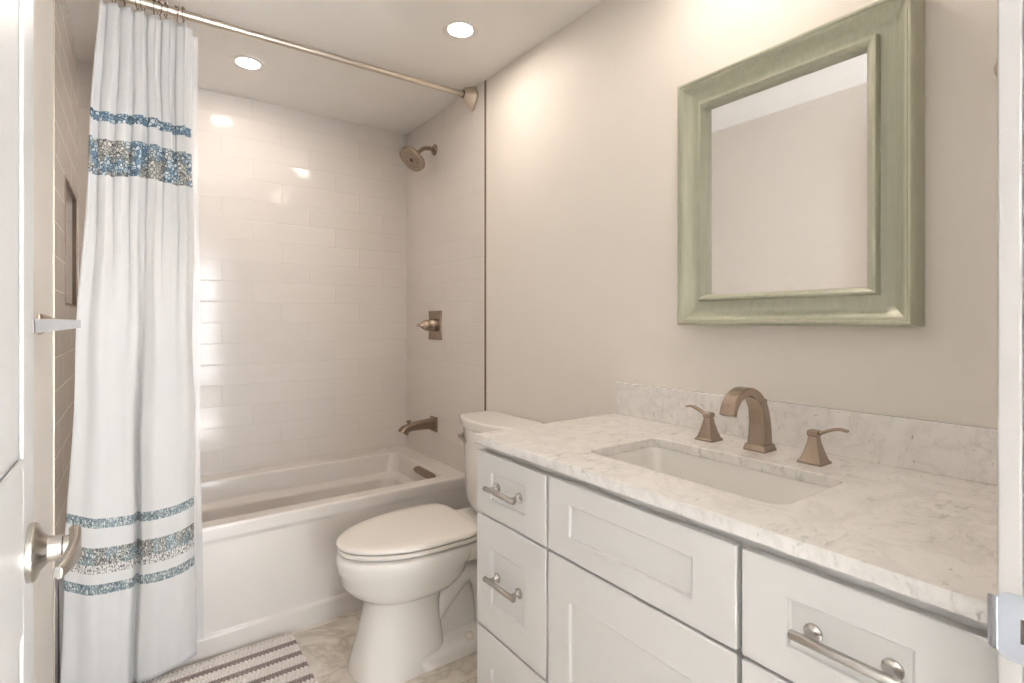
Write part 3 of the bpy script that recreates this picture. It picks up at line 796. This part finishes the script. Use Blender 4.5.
def fhandle(cx, cy, s):
    bm = bmesh.new()
    loft(bm, [sqr(cx, cy, 0.9, 0.025, 0.025), sqr(cx, cy, 0.904, 0.025, 0.025), sqr(cx, cy, 0.908, 0.021, 0.021), sqr(cx, cy, 0.925, 0.0155, 0.0155), sqr(cx, cy, 0.945, 0.0105, 0.0105), sqr(cx, cy, 0.958, 0.0088, 0.0088), sqr(cx, cy, 0.959, 0.0108, 0.0108), sqr(cx, cy, 0.968, 0.0108, 0.0108), sqr(cx, cy, 0.971, 0.008, 0.008)])
    path = bez([(cx, cy-s*0.006, 0.964), (cx, cy+s*0.012, 0.966), (cx, cy+s*0.03, 0.974), (cx, cy+s*0.05, 0.980), (cx, cy+s*0.066, 0.978)], 16)
    sweep_rect(bm, path, [(0.012+0.001*i/16, 0.009-0.004*i/16) for i in range(len(path))], side=Vector((1, 0, 0)), ch=0.25)
    return obj('handle', bm, M['nickel'], fa, bevel=0.0008)
fhandle(1.195, 0.796, 1); fhandle(1.185, 0.535, -1)

# ------------------------------------------------------------------ mirror
mi = thing('wall_mirror', 'rectangular wall mirror in a wide sage-pewter moulded frame', 'mirror', (XW, 0.658, 1.19))
MY0, MY1, MZ0, MZ1 = 0.377, 0.938, 1.193, 1.871
prof = [(0.0, XW-0.001), (0.0, 1.262), (0.002, 1.254), (0.006, 1.250), (0.010, 1.250), (0.013, 1.254), (0.016, 1.255), (0.022, 1.262), (0.032, 1.271), (0.045, 1.277), (0.058, 1.278), (0.066, 1.276),
        (0.0665, 1.262), (0.069, 1.257), (0.074, 1.256), (0.078, 1.259), (0.082, 1.268), (0.0845, 1.276), (0.0848, 1.284), (0.087, 1.285)]
bm = bmesh.new()
def sh_(w_): return 0.006*max(0, min(1, (w_-0.074)/0.008))
loft(bm, [[Vector((x, MY0+w_+sh_(w_), MZ0+w_)), Vector((x, MY1-w_+sh_(w_), MZ0+w_)), Vector((x, MY1-w_+sh_(w_), MZ1-w_)), Vector((x, MY0+w_+sh_(w_), MZ1-w_))] for w_, x in prof], cap0=False, cap1=False)
fr = obj('frame', bm, M['frame'], mi)
for p in fr.data.polygons: p.use_smooth = True
fr.data.set_sharp_from_angle(angle=math.radians(32))
obj('glass', B(1.2835, 1.29, MY0+0.08, MY1-0.08, MZ0+0.08, MZ1-0.08), M['mirror'], mi)
obj('backing', B(1.292, XW-0.001, MY0+0.02, MY1-0.02, MZ0+0.02, MZ1-0.02), M['dark'], mi)

# wall hook beside the doorway
hk = thing('wall_hook', 'small round nickel wall hook at the right edge beside the mirror', 'hook', (XW, 0.245, 1.675))
bm = bmesh.new(); lathe(bm, [(0.026, 0.0005), (0.026, 0.004), (0.022, 0.010), (0.011, 0.014), (0.008, 0.022), (0.008, 0.04), (0.013, 0.043), (0.013, 0.05), (0.009, 0.053)], (XW, 0.245, 1.675), (-1, 0, 0), 26)
obj('post', bm, M['rosy'], hk, smooth=True)

# towel bar on the left wall
tb = thing('towel_bar', 'flat chrome towel bar on the left wall beside the curtain', 'towel bar', (XL, 1.4, 1.2))
tz = 1.197; tx = XL+0.072
bm = bmesh.new(); box(bm, tx-0.006, tx+0.006, 0.98, 1.775, tz-0.0105, tz+0.0105)
obj('rail', bm, M['steel'], tb, bevel=0.002)
for y in (1.03, 1.735):
    bm = bmesh.new()
    def q(x, h): return [Vector((x, y-h, tz-h)), Vector((x, y+h, tz-h)), Vector((x, y+h, tz+h)), Vector((x, y-h, tz+h))]
    loft(bm, [q(XL+0.0005, 0.026), q(XL+0.006, 0.026), q(XL+0.010, 0.022), q(XL+0.03, 0.014), q(tx-0.003, 0.0105)])
    obj('bracket', bm, M['bronze'], tb, bevel=0.0015)

# ------------------------------------------------------------------ bath mat
bm = bmesh.new(); uvl = bm.loops.layers.uv.new('uv')
X0, X1, Y0, Y1m = -0.17, 0.497, 1.60, 2.118; nx, ny = 230, 170; g = []
def matz(x, y):
    fr = ((2.087-y)/0.076) % 1.0
    cell = 0.0135
    if 0.31 < fr < 0.73: r = abs(math.sin((fr-0.31)/0.42*PI*2)); h = 0.010 + 0.011*r*(0.6+0.4*abs(math.sin(x*PI/0.009 + (fr > 0.52)*1.6)))
    else:
        q = (fr+0.27) % 1.0/0.58; h = 0.012 + 0.013*abs(math.sin(q*PI*3))**0.7*(0.45+0.55*abs(math.sin(x*PI/cell + math.floor(q*3)*1.3)))
    e = min(x-X0, X1-x, y-Y0, Y1m-y); return h*min(1, max(0.15, e/0.008+0.15))
for j in range(ny+1):
    row = []
    for i in range(nx+1):
        x = X0+(X1-X0)*i/nx; y = Y0+(Y1m-Y0)*j/ny
        row.append(bm.verts.new((x + (0.004*math.sin(y*120) if i == nx else 0), y, matz(x, y))))
    g.append(row)
for j in range(ny):
    for i in range(nx):
        f = bm.faces.new((g[j][i], g[j][i+1], g[j+1][i+1], g[j+1][i]))
        for lp, (a, b) in zip(f.loops, ((i, j), (i+1, j), (i+1, j+1), (i, j+1))): lp[uvl].uv = (X0+(X1-X0)*a/nx, Y0+(Y1m-Y0)*b/ny)
fl = [bm.verts.new((x, y, 0.0005)) for x, y in ((X0, Y0), (X1, Y0), (X1, Y1m), (X0, Y1m))]; bm.faces.new(fl)
rg = obj('bath_mat', bm, M['rug'], smooth=True)
tag(rg, 'white and grey-brown striped chenille bath mat on the floor by the tub', 'bath mat')

# ------------------------------------------------------------------ recessed lamps
def make_light():
    t = thing('recessed_light', 'x', 'ceiling light', (0, 0, 0), 'recessed ceiling lights')
    # flat flange under the ceiling, then a white baffle rising into it
    bm = bmesh.new()
    prof = [(0.070, -0.0003), (0.069, -0.003), (0.058, -0.0045), (0.046, -0.002), (0.044, 0.003), (0.0445, 0.006), (0.0555, 0.004)]
    rings = [[Vector((q*math.cos(2*PI*k/40), q*math.sin(2*PI*k/40), d)) for k in range(40)] for q, d in prof]
    loft(bm, rings, cap0=False, cap1=False)
    obj('trim_ring', bm, M['white_trim_ring'], t, local=True, smooth=True)
    bm = bmesh.new(); lathe(bm, [(0.0445, 0.010), (0.0445, 0.004), (0.043, 0.002), (0.01, 0.0005)], (0, 0, 0), (0, 0, 1), 40)
    obj('diffuser', bm, M['lamp'], t, local=True)
    return t
L0 = make_light()
for i, (x, y, lab) in enumerate([(1.007, 1.73, 'round lit recessed ceiling light near the toilet and right wall'),
                                 (0.40, 2.485, 'round lit recessed ceiling light over the bathtub'),
                                 (1.05, 0.756, 'round lit recessed ceiling light above the sink and mirror')]):
    t = L0
    if i:
        t = L0.copy(); COL.objects.link(t)
        for ch in L0.children: c = ch.copy(); COL.objects.link(c); c.parent = t
    t.location = (x, y, ZC); t['label'] = lab
